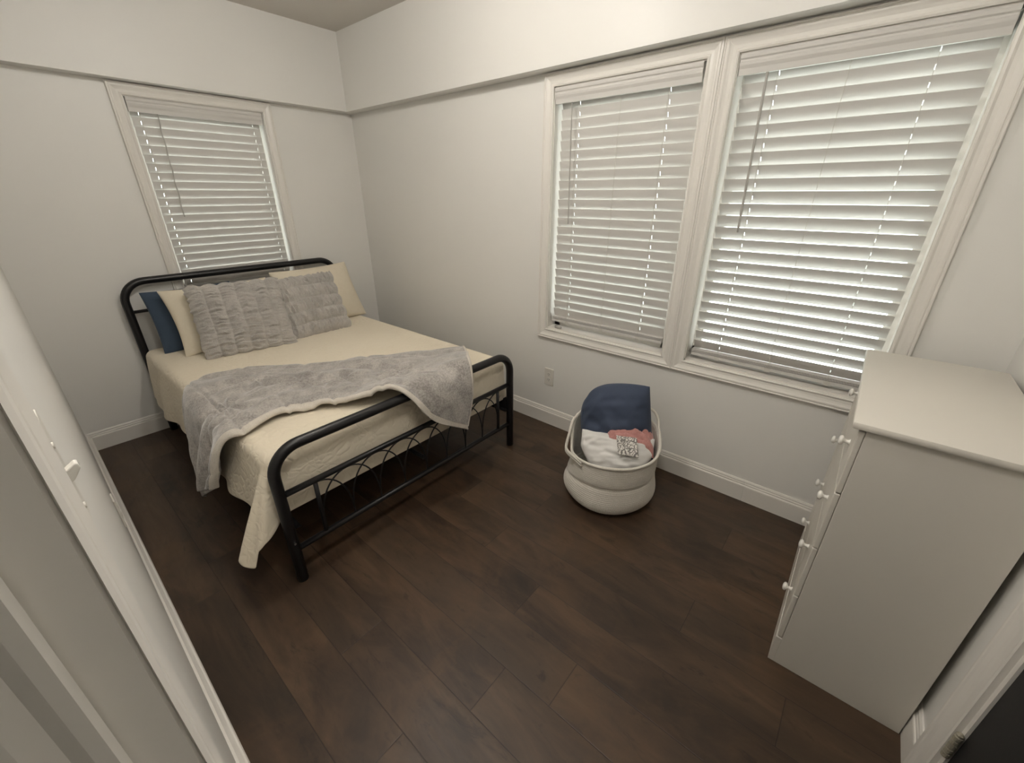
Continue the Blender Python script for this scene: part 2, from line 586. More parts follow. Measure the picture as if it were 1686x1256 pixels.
def window(num, wall, W, tilt, wand, nslat, hole_at, cords, zrail, label, cat_label):
    fn = mapper(wall, W)
    wd = abs(W[1] - W[0])
    z0, z1 = W[2], W[3]
    org = fn(wd / 2, 0, z0)
    root = tag(empty('window_%d' % num, org), kind='structure')
    # casing: mitred moulding swept round the opening
    b = MB()
    n = len(CAS)
    ring = []
    for (ca, cz, sa, sz) in ((0, z0, -1, -1), (wd, z0, 1, -1), (wd, z1, 1, 1), (0, z1, -1, 1)):
        ring.append([fn(ca + sa * o, d, cz + sz * o) for o, d in CAS])
    vs = [q for r_ in ring for q in r_]
    fs = []
    for i in range(4):
        j = (i + 1) % 4
        for k in range(n):
            l = (k + 1) % n
            fs.append((i * n + k, i * n + l, j * n + l, j * n + k))
    b.add(vs, fs).build('casing', M['trim'], root)
    # jamb boards lining the opening
    jt = 0.004
    b = MB()

    def lbox(a0, a1, d0, d1, zz0, zz1):
        p, q = fn(a0, d0, zz0), fn(a1, d1, zz1)
        b.box(p[0], q[0], p[1], q[1], p[2], q[2])
    lbox(0, jt, 0.002, -0.125, z0, z1)
    lbox(wd - jt, wd, 0.002, -0.125, z0, z1)
    lbox(0, wd, 0.002, -0.125, z1 - jt, z1)
    b.build('window_frame', M['trim'], root)
    b = MB()
    lbox(0, wd, 0.002, -0.125, z0, z0 + 0.008)
    b.build('window_sill', M['trim'], root)
    # sash with one pane
    b = MB()
    zm = (z0 + z1) / 2
    for (q0, q1, q2, q3) in ((jt, 0.045, z0, z1), (wd - 0.045, wd - jt, z0, z1), (jt, wd - jt, z0 + 0.008, z0 + 0.06), (jt, wd - jt, z1 - 0.05, z1 - jt)):
        lbox(q0, q1, -0.088, -0.120, q2, q3)
    b.build('sash', M['trim'], root)
    b = MB()
    lbox(0.04, wd - 0.04, -0.103, -0.106, z0 + 0.05, z1 - 0.04)
    b.build('pane', M['glass'], root)

    # the blind hangs inside the opening: a thing of its own
    bl = tag(empty('window_blind', fn(wd / 2, -0.03, zrail - 0.02)), label, cat_label, 'white slatted window blinds')
    # valance board with a moulded face
    vt = z1 - 0.006
    vh = 0.073
    prof = [(-0.012, 0), (0.010, 0), (0.012, -0.006), (0.011, -0.016), (0.007, -0.021), (0.007, -0.026), (0.010, -0.031), (0.009, -0.040), (0.004, -0.052), (0.002, -vh), (-0.012, -vh)]
    b = MB().prism(prof, lambda p, q, s_: fn(s_, p, vt + q), 0.008, wd - 0.012)
    b.build('valance', M['blind'], bl)
    b = MB()
    lbox(0.012, wd - 0.012, -0.016, -0.062, vt - 0.052, vt - 0.004)
    b.build('headrail', M['blind'], bl)
    # slats: inner edge up; real holes where the lift cords pass
    ctr = -0.050
    sw = 0.058
    a0, a1 = 0.021, wd - 0.023
    top = vt - 0.060
    pitch = (top - zrail) / nslat
    b = MB()
    cuts = [a0]
    holes = []
    for h in hole_at:
        cuts += [h - 0.0013, h + 0.0013]
        holes.append(len(cuts) - 2)
    cuts += [a1]
    m = 6
    for k in range(nslat):
        zc = top - pitch * k - 0.012
        tk = math.radians(tilt + 0.5 * math.sin(k * 2.3))
        rows = []
        for side in (0, 1):
            for j in range(m + 1):
                s_ = (j / m - 0.5) * sw
                crown = 0.0032 * (1 - (2 * j / m - 1) ** 2) - side * 0.0022
                # along: (d,z) = (cos,sin) inner edge up, crown towards the room/up side
                d = ctr + s_ * math.cos(tk) + crown * -math.sin(tk) * -1
                z = zc + s_ * math.sin(tk) - crown * math.cos(tk)
                rows.append((d, z))
        nc = len(cuts)
        vs = [fn(c, d, z) for c in cuts for (d, z) in rows]
        R = 2 * (m + 1)
        fs = []
        for ci in range(nc - 1):
            for j in range(m):
                if ci in holes and j in (2, 3):
                    continue
                for side in (0, 1):
                    p = ci * R + side * (m + 1) + j
                    fs.append((p, p + 1, p + R + 1, p + R))
            for j in (0, m):
                p = ci * R + j
                fs.append((p, p + m + 1, p + R + m + 1, p + R))
        for ci in (0, nc - 1):
            for j in range(m):
                p = ci * R + j
                fs.append((p, p + 1, p + m + 2, p + m + 1))
        b.add(vs, fs)
    o = b.build('slats', M['blind'], bl)
    smooth_angle(o, 35)
    b = MB()
    p, q = fn(a0, ctr + 0.024, zrail - 0.018), fn(a1, ctr - 0.024, zrail - 0.002)
    b.box(p[0], q[0], p[1], q[1], p[2], q[2])
    # spare slats stacked on the bottom rail
    for j in range(3):
        p, q = fn(a0, ctr + 0.026, zrail + 0.001 + j * 0.005), fn(a1, ctr - 0.026, zrail + 0.0035 + j * 0.005)
        b.box(p[0], q[0], p[1], q[1], p[2], q[2])
    b.build('bottom_rail', M['blind'], bl)
    for c in cords:
        b = MB()
        for d in (ctr + 0.027, ctr - 0.027):
            b.tube([fn(c, d, top + 0.01), fn(c, d, zrail)], 0.0010, 6)
        # clip under the bottom rail
        p, q = fn(c - 0.012, ctr + 0.026, zrail - 0.022), fn(c + 0.012, ctr + 0.020, zrail - 0.004)
        b.box(p[0], q[0], p[1], q[1], p[2], q[2])
        b.build('ladder_cord', M['cord'], bl)
    # tilt wand
    a, zt_, zb_, lean, rad, twist = wand
    pts = []
    for k in range(25):
        f = k / 24
        ang = f * 26
        pts.append(fn(a + lean * f + twist * math.sin(ang), -0.006 + twist * math.cos(ang), zt_ + (zb_ - zt_) * f))
    b = MB().tube(pts, rad, 8)
    ob = b.build('tilt_wand', M['wand'], bl, smooth=True)
    return root


window(1, 'back', W1, 73, (0.145, 1.985, 1.40, -0.02, 0.0035, 0.0022), 21, (0.062, wd1 := abs(W1[1] - W1[0]) - 0.062) if False else (0.062, 0.70), (0.062, 0.70), 0.945,
       'white slatted blind in the single window behind the black headboard', 'blind')
window(2, 'right', W2, 72, (0.108, 1.985, 1.375, 0.014, 0.0035, 0.0), 24, (0.135, 0.625), (0.135, 0.385, 0.625), 0.785,
       'white slatted blind left of the pair, above the wall outlet, slats nearly shut', 'blind')
window(3, 'right', W3, 58, (0.115, 1.985, 1.375, 0.014, 0.0052, 0.0), 24, (0.150, 0.625), (0.150, 0.385, 0.625), 0.765,
       'white slatted blind right of the pair, beside the white dresser, slats tilted part open', 'blind')

# small grey weight lying on the sill below the left blind of the pair
b = MB().tube([(0.012, W2[0] - 0.060, 0.7345), (0.012, W2[0] - 0.105, 0.7345)], [0.0095, 0.0085], 14)
o = b.build('cord_weight', M['wand'], None, True, origin=(0.012, W2[0] - 0.08, 0.725))
tag(o, 'small grey cord weight lying on the sill at the lower left of the middle window', 'cord weight')

# ------------------------------------------------------------------ ceiling lamp (above the foot of the bed)
LX, LY = -1.20, -2.06
lamp = tag(empty('ceiling_lamp', (LX, LY, ZC)), 'small ceiling lamp with a glowing glass globe above the bed foot', 'lamp')
MB().lathe([(0.005, 0.0), (0.062, 0.0), (0.064, -0.006), (0.060, -0.022), (0.030, -0.034), (0.026, -0.050), (0.005, -0.050)], (LX, LY, ZC), 'z', 32).build('canopy', M['trim'], lamp)
prof = [(0.048 * math.cos(a), -0.092 + 0.048 * math.sin(a)) for a in np.linspace(math.pi / 2 - 0.05, -math.pi / 2 + 0.05, 17)]
MB().lathe(prof, (LX, LY, ZC), 'z', 24).build('glass_globe', M['lamp'], lamp, True)
LX, LY = -1.72, -3.20  # added fill light, no known fixture here; lifts the ambient level near the doors
lamp = tag(empty('ceiling_lamp', (LX, LY, ZC)), 'unseen fill light added as a frosted ceiling dome near the doorways', 'lamp')
MB().lathe([(0.02, 0.0), (0.175, 0.0), (0.178, -0.006), (0.178, -0.028), (0.17, -0.034), (0.02, -0.034)], (LX, LY, ZC), 'z', 40).build('canopy', M['trim'], lamp)
prof = [(0.165 * math.cos(a), -0.03 - 0.08 * math.sin(a)) for a in np.linspace(0, math.pi / 2 - 0.03, 12)]
MB().lathe(prof, (LX, LY, ZC), 'z', 40).build('fill_dome', M['dome'], lamp, True)

# ------------------------------------------------------------------ doorways
# left wall: flat casing with an inner bead, jamb with stop, dim hall beyond
d1 = tag(empty('door_1', (XL, DL[1], 0)), kind='structure')
CX0 = -2.2092
b = MB()
cas = [(0.000, XL), (0.000, -2.2168), (0.0, -2.2110), (0.0012, -2.2104), (0.0, -2.2100), (0.002, CX0), (0.008, CX0), (0.010, CX0 - 0.0008), (0.012, CX0), (0.038, CX0), (0.0400, CX0 - 0.002), (0.0400, XL)]
b.prism(cas, lambda p, q, s_: (q, DL[1] + p, s_), 0, DL[2] + 0.089)
b.box(XL, CX0, DL[1], -4.30, DL[2] + 0.0, DL[2] + 0.089)
b.build('casing', M['trim'], d1)
jm = [(0.012, XL + 0.002), (0.0045, XL + 0.002), (0.0045, -2.2205), (-0.0035, -2.2190), (-0.0052, -2.2200), (-0.0052, -2.2225), (-0.0038, -2.2250), (-0.0050, -2.2290), (-0.0050, -2.262), (-0.018, -2.262), (-0.018, -2.300), (-0.005, -2.300), (-0.005, XL - TH), (0.012, XL - TH)]
b = MB().prism(jm, lambda p, q, s_: (q, DL[1] + p, s_), 0, DL[2])
b.build('jamb', M['trim'], d1)
# near wall: moulded casing, black door shut, painted hinge
d2 = tag(empty('door_2', (DF[1], YF, 0)), kind='structure')
b = MB()
cas2 = [(0, 0), (0, 0.013), (0.004, 0.0155), (0.010, 0.0145), (0.030, 0.0145), (0.046, 0.0165), (0.058, 0.0205), (0.066, 0.0215), (0.070, 0.018), (0.076, 0.021), (0.082, 0.021), (0.0845, 0.018), (0.0845, 0)]
b.prism(cas2, lambda p, q, s_: (DF[1] + 0.014 + p, YF + q, s_), 0, DF[2] + 0.08)
b.build('casing', M['trim'], d2)
MB().box(DF[1] - 0.002, DF[1] + 0.014, YF - TH, YF + 0.002, 0, DF[2]).box(DF[0], DF[0] + 0.012, YF - TH, YF + 0.002, 0, DF[2]).build('jamb', M['trim'], d2)
b = MB().box(DF[0] + 0.014, DF[1] - 0.005, YF - 0.040, YF - 0.002, 0.008, DF[2] - 0.003)
b.build('door_slab', M['blackdoor'], d2, bevel=0.002)
b = MB()
for zh in (0.255, 1.74):
    for k in range(5):
        b.lathe([(0.004, 0), (0.0085, 0.001), (0.0085, 0.0155), (0.004, 0.0165)], (DF[1] - 0.003, YF + 0.008, zh + k * 0.017), 'z', 14)
    b.lathe([(0.001, 0.0), (0.007, 0.001), (0.0075, 0.006), (0.003, 0.011)], (DF[1] - 0.003, YF + 0.008, zh + 0.085), 'z', 14)
    b.box(DF[1] - 0.003, DF[1] + 0.010, YF, YF + 0.004, zh, zh + 0.085)
b.build('hinge', M['hinge'], d2)

# ------------------------------------------------------------------ outlets and switch
def outlet(fn, label):
    """fn(a, d, z): a across the plate, d off the wall, z up, all relative to the plate centre"""
    root = tag(empty('wall_outlet', fn(0, 0, 0)), label, 'outlet', 'white wall outlets')
    b = MB()
    p, q = fn(-0.037, 0, -0.0625), fn(0.037, 0.006, 0.0625)
    b.box(p[0], q[0], p[1], q[1], p[2], q[2])
    b.build('cover_plate', M['plastic'], root, bevel=0.0022)
    for s_ in (1, -1):
        b = MB()
        pr = []
        for k in range(20):
            a = 2 * math.pi * k / 20
            pr.append((max(-0.0145, min(0.0145, 0.0175 * math.cos(a))), 0.0145 * math.sin(a) + s_ * 0.0205))
        b.prism(pr, lambda x, z, d: fn(x, d, z), 0.004, 0.0078)
        r_ = b.build('receptacle', M['plastic'], root)
        b = MB()
        for dx in (-0.006, 0.006):
            p, q = fn(dx - 0.0012, 0.0070, s_ * 0.0205 - 0.002), fn(dx + 0.0012, 0.0081, s_ * 0.0205 + 0.008)
            b.box(p[0], q[0], p[1], q[1], p[2], q[2])
        p, q = fn(-0.0022, 0.0070, s_ * 0.0205 - 0.010), fn(0.0022, 0.0081, s_ * 0.0205 - 0.006)
        b.box(p[0], q[0], p[1], q[1], p[2], q[2])
        b.build('slot', M['slot'], r_)
    p = fn(0, 0.0055, 0)
    b = MB()
    p, q = fn(-0.003, 0.005, -0.003), fn(0.003, 0.0072, 0.003)
    b.box(p[0], q[0], p[1], q[1], p[2], q[2])
    b.build('screw', M['plastic'], root)
    return root


outlet(lambda a, d, z: (-d, -2.064 - a, 0.367 + z), 'white duplex wall outlet under the left window of the pair, near the bed foot')
outlet(lambda a, d, z: (XL + d, -1.60 + a, 0.42 + z), 'white wall outlet low on the left wall, seen almost edge-on above the baseboard')

SWY, SWZ = -3.118, 1.324
sw_ = tag(empty('light_switch', (XL, SWY, SWZ)), 'white toggle light switch on the left wall beside the door casing', 'light switch')
MB().box(XL, XL + 0.0046, SWY - 0.035, SWY + 0.035, SWZ - 0.052, SWZ + 0.052).build('cover_plate', M['plastic'], sw_, bevel=0.002)
b = MB().prism([(0.003, -0.005), (0.0070, -0.0035), (0.0135, 0.0060), (0.0130, 0.0105), (0.0110, 0.0115), (0.003, 0.006)], lambda p, q, s_: (XL + p, s_, SWZ + q), SWY - 0.0045, SWY + 0.0045)
b.build('toggle', M['knob'], sw_, bevel=0.001)
for s_ in (-1, 1):
    MB().lathe([(0.0005, 0.0), (0.003, 0.0), (0.0028, 0.0015), (0.0005, 0.002)], (XL + 0.0043, SWY, SWZ + s_ * 0.030), 'x', 12).build('screw', M['plastic'], sw_)

# ------------------------------------------------------------------ bed frame
BX0, BX1, HY, FY = -1.80, -0.40, -0.062, -2.04
bed = tag(empty('metal_bed', ((BX0 + BX1) / 2, -1.0, 0)), 'black tubular metal bed frame with arched headboard and footboard', 'bed')


def hoop(y, ztop, rad):
    pts = [(BX0, y, 0.0), (BX0, y, ztop * 0.5), (BX0, y, ztop - rad)]
    for a in np.linspace(0, math.pi / 2, 12)[1:]:
        pts.append((BX0 + rad - rad * math.cos(a), y, ztop - rad + rad * math.sin(a)))
    pts.append(((BX0 + BX1) / 2, y, ztop))
    for a in np.linspace(math.pi / 2, 0, 12):
        pts.append((BX1 - rad + rad * math.cos(a), y, ztop - rad + rad * math.sin(a)))
    pts += [(BX1, y, ztop * 0.5), (BX1, y, 0.0)]
    return pts


TR = 0.0225
MB().tube(hoop(HY, 1.035, 0.125), TR, 16).build('headboard_hoop', M['metal'], bed, True)
MB().tube(hoop(FY, 0.648, 0.115), TR, 16).build('footboard_hoop', M['metal'], bed, True)
V0, V1 = -1.66, -0.515
NA = 8
for (nm, y, zu, zl, rail_r) in (('headboard', HY, 0.850, 0.575, 0.010), ('footboard', FY, 0.447, 0.167, 0.0135)):
    for z in (zu, zl):
        MB().tube([(BX0, y, z), (BX1, y, z)], rail_r, 12).build(nm + '_rail', M['metal'], bed, True)
    for x in (V0, V1):
        MB().tube([(x, y, zl), (x, y, zu)], 0.0095, 12).build('upright', M['metal'], bed, True)
    dx = (V1 - V0) / NA
    for k in range(NA + 1):
        c = V0 + k * dx
        pts = []
        for a in np.linspace(0, math.pi, 25):
            x = c - dx * math.cos(a)
            if x < V0 - 1e-4 or x > V1 + 1e-4:
                continue
            pts.append((x, y, zl + (zu - 0.012 - zl) * math.sin(a) ** 0.75))
        if len(pts) > 3:
            MB().tube(pts, 0.0036, 8).build('arch_rod', M['metal'], bed, True)
for x, s_ in ((BX0 + 0.012, 1), (BX1 - 0.012, -1)):
    b = MB().box(x, x + s_ * 0.003, HY, FY, 0.265, 0.305).box(x, x + s_ * 0.035, HY, FY, 0.265, 0.269)
    for y, q in ((FY, 1), (HY, -1)):
        b.prism([(0, 0), (0.11 * q, 0), (0.11 * q, 0.02), (0, 0.11)], lambda p, z, t_: (t_, y + p, 0.262 + z), x, x + s_ * 0.004)
    b.build('side_rail', M['metal'], bed)
b = MB()
for y in np.linspace(-0.25, -1.85, 9):
    b.box(BX0 + 0.015, BX1 - 0.015, y - 0.012, y + 0.012, 0.270, 0.292)
b.build('cross_slats', M['metal'], bed)
b = MB()
for y in (-0.7, -1.35):
    b.tube([(-1.1, y, 0), (-1.1, y, 0.27)], 0.014, 10)
b.tube([(-1.1, HY, 0.262), (-1.1, FY, 0.262)], 0.012, 10)
b.build('centre_support', M['metal'], bed)
for (x, y, z, ax_) in ((BX0 - 0.0, FY - 0.022, 0.215, 'y'), (BX1 + 0.022, FY, 0.10, 'x'), (BX1 + 0.022, FY, 0.40, 'x')):
    MB().lathe([(0.001, -0.004), (0.005, -0.003), (0.005, 0.002), (0.001, 0.003)], (x, y, z), ax_, 10).build('bolt', M['steel'], bed)

# mattress under the spread
b = MB().box(-1.775, -0.415, -1.945, -0.13, 0.293, 0.585)
o = b.build('mattress', M['mattress'], None, True, origin=(-1.1, -1.0, 0.293), bevel=0.03)
tag(o, 'full-size mattress under the cream bedspread on the black frame', 'mattress')

# ------------------------------------------------------------------ bedspread
MX0, MX1, MY0, MY1, MZ = -1.765, -0.425, -1.948, -0.11, 0.600
RD = 0.045
DROPL, DROPR, DROPF = 0.345, 0.30, 0.30


def spread_pos(X, Y):
    """flat cloth coordinate -> draped position (arrays)"""
    exl = np.maximum(MX0 - X, 0)
    exr = np.maximum(X - MX1, 0)
    ey = np.maximum(MY0 - Y, 0)
    sx = np.where(exl > 0, -1.0, 1.0)
    ex = exl + exr
    th = np.arctan2(ey, np.maximum(ex, 1e-9))           # 0 side, pi/2 foot
    td_ = np.degrees(th)
    plat = sstep(1, 9, td_) * (1 - sstep(57, 70, td_))
    r = np.maximum(ex, ey) * np.where((ex > 0) & (ey > 0), 1 + 0.27 * plat * (1 - 0.35 * np.clip((td_ - 31) / 26, -1, 1) ** 2), 1.0)   # rounded cloth corner
    thd = np.degrees(th)
    left = (sx < 0)
    # corner cloth gathers into one tail that hangs outside the post
    tp = np.where(thd < 58, thd / 58 * 34, 34 + (thd - 58) / 32 * 56)
    tpr = np.radians(tp)
    incorner = (ex > 0) & (ey > 0)
    arc = np.minimum(r, RD * math.pi / 2)
    hor = RD * np.sin(arc / RD)
    ver = RD * (1 - np.cos(arc / RD)) + np.maximum(r - RD * math.pi / 2, 0)
    hang = np.maximum(r - RD * math.pi / 2, 0)
    flare_side = 0.15 * hang
    flare_foot = 0.0 * hang
    wgt = np.sin(th) ** 2
    flare = flare_side * (1 - wgt) + flare_foot * wgt
    flare = flare + np.where(incorner & left, plat * hang * 0.34, 0)
    # folds along the left side
    fold = 0.012 * np.sin(Y * 11.0 + 0.6) + 0.008 * np.sin(Y * 23 + 1.0)
    flare = flare + np.where((ex > 0) & (ey <= 0), sstep(0.02, 0.30, hang) * (fold + 0.006), 0)
    flare = flare + np.where(incorner & left, sstep(0.02, 0.3, hang) * 0.006 * np.sin(thd * 0.16), 0)
    rad = hor + flare
    bx = np.clip(X, MX0, MX1)
    by = np.maximum(Y, MY0)
    dxh = np.where(r > 0, np.cos(tpr), 0) * sx
    dyh = np.where(r > 0, -np.sin(tpr), 0)
    px_ = bx + dxh * rad
    py_ = by + dyh * rad
    top = 0.004 * fbm(X * 5, Y * 4) + 0.010 * np.exp(-((X + 1.1) / 0.5) ** 2)
    pz_ = MZ + np.where(r > 0, 0, 0) + top * np.exp(-r * 12) - ver * np.where(left, 1.0, 1.0)
    return px_, py_, pz_


ua = np.concatenate([np.linspace(MX0 - DROPL, MX0, 34)[:-1], np.linspace(MX0, MX1, 60), np.linspace(MX1, MX1 + DROPR, 22)[1:]])
vb = np.concatenate([np.linspace(MY1, MY0, 80), np.linspace(MY0, MY0 - DROPF, 34)[1:]])
UU, VV = np.meshgrid(ua, vb, indexing='ij')
hemw = 0.012 * np.sin(VV * 7 + 1.1) * np.where(UU < MX0, 1, 0)
PX, PY, PZ = spread_pos(UU, VV)
PZ = PZ + hemw * np.clip((MX0 - UU) / DROPL, 0, 1)
b = MB().grid(np.stack([PX, PY, PZ], -1))
o = b.build('bedspread', M['spread'], None, True, origin=(-1.1, -1.0, 0.60))
tag(o, 'cream embossed bedspread draped over the bed, its corner hanging low by the footboard', 'bedspread')
sm = o.modifiers.new('thick', 'SOLIDIFY')
sm.thickness = 0.006
sm.offset = 0
sm = o.modifiers.new('sub', 'SUBSURF')
sm.levels = 1
sm.render_levels = 1

# ------------------------------------------------------------------ throw blanket
C = [
    [(-1.885, -1.235, 0.090), (-1.900, -1.310, 0.150), (-1.890, -1.370, 0.205), (-1.912, -1.470, 0.265), (-1.900, -1.570, 0.330), (-1.915, -1.660, 0.370)],
    [(-1.868, -1.190, 0.380), (-1.885, -1.290, 0.390), (-1.872, -1.400, 0.400), (-1.892, -1.510, 0.420), (-1.882, -1.610, 0.440), (-1.895, -1.700, 0.470)],
    [(-1.830, -1.090, 0.595), (-1.842, -1.240, 0.600), (-1.838, -1.370, 0.602), (-1.848, -1.500, 0.604), (-1.844, -1.620, 0.600), (-1.850, -1.725, 0.600)],
    [(-1.740, -0.960, 0.624), (-1.745, -1.150, 0.630), (-1.750, -1.320, 0.628), (-1.755, -1.470, 0.632), (-1.760, -1.610, 0.632), (-1.765, -1.735, 0.628)],
    [(-1.535, -0.995, 0.628), (-1.550, -1.170, 0.636), (-1.565, -1.320, 0.634), (-1.580, -1.470, 0.638), (-1.600, -1.590, 0.640), (-1.615, -1.700, 0.636)],
    [(-1.335, -1.150, 0.628), (-1.360, -1.300, 0.638), (-1.390, -1.430, 0.636), (-1.420, -1.560, 0.640), (-1.450, -1.660, 0.642), (-1.475, -1.755, 0.640)],
    [(-1.120, -1.320, 0.628), (-1.165, -1.440, 0.640), (-1.215, -1.560, 0.638), (-1.260, -1.680, 0.644), (-1.310, -1.780, 0.650), (-1.350, -1.880, 0.655)],
    [(-0.905, -1.495, 0.628), (-0.965, -1.610, 0.640), (-1.030, -1.730, 0.642), (-1.090, -1.840, 0.654), (-1.155, -1.945, 0.672), (-1.225, -2.030, 0.692)],
    [(-0.710, -1.615, 0.628), (-0.775, -1.740, 0.638), (-0.850, -1.865, 0.650), (-0.920, -1.975, 0.680), (-0.980, -2.070, 0.668), (-1.050, -2.085, 0.510)],
    [(-0.500, -1.740, 0.628), (-0.590, -1.865, 0.640), (-0.680, -1.970, 0.672), (-0.760, -2.055, 0.685), (-0.800, -2.088, 0.520), (-0.845, -2.085, 0.370)],
]
C = np.array(C)
NS, NTT = 230, 90
G = catmull(C, NS)
G = np.swapaxes(catmull(np.swapaxes(G, 0, 1), NTT), 0, 1)
S, T = np.meshgrid(np.linspace(0, 1, NS), np.linspace(0, 1, NTT), indexing='ij')
dS = np.gradient(G, axis=0)
dT = np.gradient(G, axis=1)
Nn = np.cross(dT, dS)
Nn /= np.linalg.norm(Nn, axis=2, keepdims=True) + 1e-9
if Nn[NS // 2, NTT // 2, 2] < 0:
    Nn = -Nn
warp = 0.5 * fbm(S * 5, T * 2.5)
def billow(x, y):
    return np.sqrt(np.abs(vnoise(x, y)) + 0.004) * 1.6 - 0.6
wr = 0.024 * billow(S * 3.2 + warp, T * 4.2 + warp * 2.2) + 0.015 * billow(S * 5 + 30, T * 8 + warp * 3 + S * 3) + 0.006 * vnoise(S * 11 + 9, T * 14 + warp * 5) + 0.006 * vnoise(S * 9, T * 4)
wr = wr * (0.55 + 0.45 * sstep(0.97, 0.75, S))
pucker = np.zeros_like(S)
for (ps, pt0) in ((0.33, 0.62), (0.55, 0.45), (0.66, 0.5), (0.80, 0.5), (0.45, 0.25)):
    dd = np.hypot((S - ps) * 6, (T - pt0) * 2.2)
    ang = np.arctan2((T - pt0) * 2.2, (S - ps) * 6)
    pucker += np.exp(-dd * 2.4) * (0.013 * np.sin(ang * 8 + ps * 30) - 0.010)
# gathered seams across the throw
for ps in (0.30, 0.46, 0.60, 0.74):
    pucker += -0.009 * np.exp(-((S - ps - 0.02 * (T - 0.5)) / 0.007) ** 2)
G = G + Nn * (wr + pucker + 0.012 + 0.020 * sstep(0.6, 0.75, S))[..., None]
# side hang: vertical folds
hg = sstep(0.24, 0.10, S)
G[..., 0] -= hg * 0.022 * (np.sin(T * 15 + 0.4) + 0.3)
G[:, :, 2] = np.where(S > 0.26, np.maximum(G[:, :, 2], np.where(G[:, :, 1] > -1.93, 0.622, -1)), G[:, :, 2])
blk = tag(empty('throw_blanket', (-1.25, -1.55, 0.62)), 'grey plush throw spread across the bed foot and over the footboard', 'blanket')
o = MB().grid(G).build('plush_face', M['plush'], blk, True)
sm = o.modifiers.new('thick', 'SOLIDIFY')
sm.thickness = 0.010
sm.offset = -1 if True else 1
sm = o.modifiers.new('sub', 'SUBSURF')
sm.levels = 0
sm.render_levels = 1
# cream lining turned out along the foot-side edge
P0 = G[:, -1]
P1 = G[:, -8]
out = P0 - P1
out /= np.linalg.norm(out, axis=1, keepdims=True) + 1e-9
sidew = sstep(0.02, 0.22, np.linspace(0, 1, NS))
upn = np.zeros_like(P0)
upn[:, 2] = 1.0
upn[:, 0] = -(1 - sstep(0.16, 0.28, np.linspace(0, 1, NS)))
upn[:, 2] = sstep(0.16, 0.28, np.linspace(0, 1, NS)) + 0.05
upn /= np.linalg.norm(upn, axis=1, keepdims=True)
wob = (0.85 + 0.5 * vnoise(np.linspace(0, 14, NS), np.zeros(NS)))[:, None]
endt = (1 - 0.75 * sstep(0.80, 0.95, np.linspace(0, 1, NS)))[:, None]
prof = [(-0.012, 0.004), (0.0, 0.007), (0.012, 0.006), (0.024, 0.002), (0.033, -0.005), (0.034, -0.014), (0.026, -0.019), (0.006, -0.018), (-0.014, -0.012)]
rows = [P0 + out * (a * 0.80) * wob * endt + upn * c for a, c in prof]
L = np.stack(rows, 1)
L[:, :, 2] = np.where((S[:, :len(prof)] > 0.28) & (L[:, :, 1] > -1.95), np.maximum(L[:, :, 2], 0.616), L[:, :, 2])
o = MB().grid(L).build('fleece_lining', M['sherpa'], blk, True)
tag(o, 'cream fleece lining showing along the turned edge')
P0 = G[-1]
P1 = G[-8]
out = P0 - P1
out /= np.linalg.norm(out, axis=1, keepdims=True) + 1e-9
N1 = Nn[-1]
rows = [P0 + out * a + N1 * c for a, c in ((-0.006, 0.001), (0.002, 0.002), (0.008, -0.003), (0.008, -0.010), (-0.006, -0.012))]
o = MB().grid(np.stack(rows, 1)).build('fleece_lining', M['sherpa'], blk, True)

# ------------------------------------------------------------------ pillows
def pillow_mesh(wd, ht, th, nu=70, nv=56, pinch=0.05, power=0.42, disp=None, seed=0, round_left=0.0, round_bottom=0.0):
    u = np.sin(np.linspace(-1, 1, nu) * math.pi / 2)
    v = np.sin(np.linspace(-1, 1, nv) * math.pi / 2)
    U, V = np.meshgrid(u, v, indexing='ij')
    x = wd / 2 * U * (1 - pinch * (1 - V ** 2) * np.abs(U) ** 3)
    y = ht / 2 * V * (1 - pinch * (1 - U ** 2) * np.abs(V) ** 3)
    e = np.clip((1 - U ** 4) * (1 - V ** 4), 0, 1) ** power * (0.55 + 0.45 * (1 - U ** 2) * (1 - V ** 2))
    wob = 0.012 * fbm(U * 2.2 + seed, V * 2.2 + seed * 2) * e
    zf = th / 2 * e + wob
    zb = -th / 2 * e + wob
    if disp is not None:
        dz, dxx, dyy = disp(U, V)
        zf = zf + dz * np.clip(e * 1.6, 0, 1)
        x = x + dxx
        y = y + dyy
    if round_bottom:
        x = x * (1 - round_bottom * np.clip(-V + 0.2, 0, 1.2) ** 1.2)
    if round_left:
        q = 1 - round_left * np.clip(-U, 0, 1) ** 2 * V ** 2
        x = x * q
        y = y * q + 0.06 * ht * (1 - U ** 2) * np.clip(V, 0, 1)
    F = np.stack([x, y, zf], -1)
    B = np.stack([x, y, zb], -1)
    return F, B


def place(A, mat4):
    sh_ = A.shape
    q = A.reshape(-1, 3)
    R_ = np.array(mat4.to_3x3())
    return (q @ R_.T + np.array(mat4.translation)).reshape(sh_)


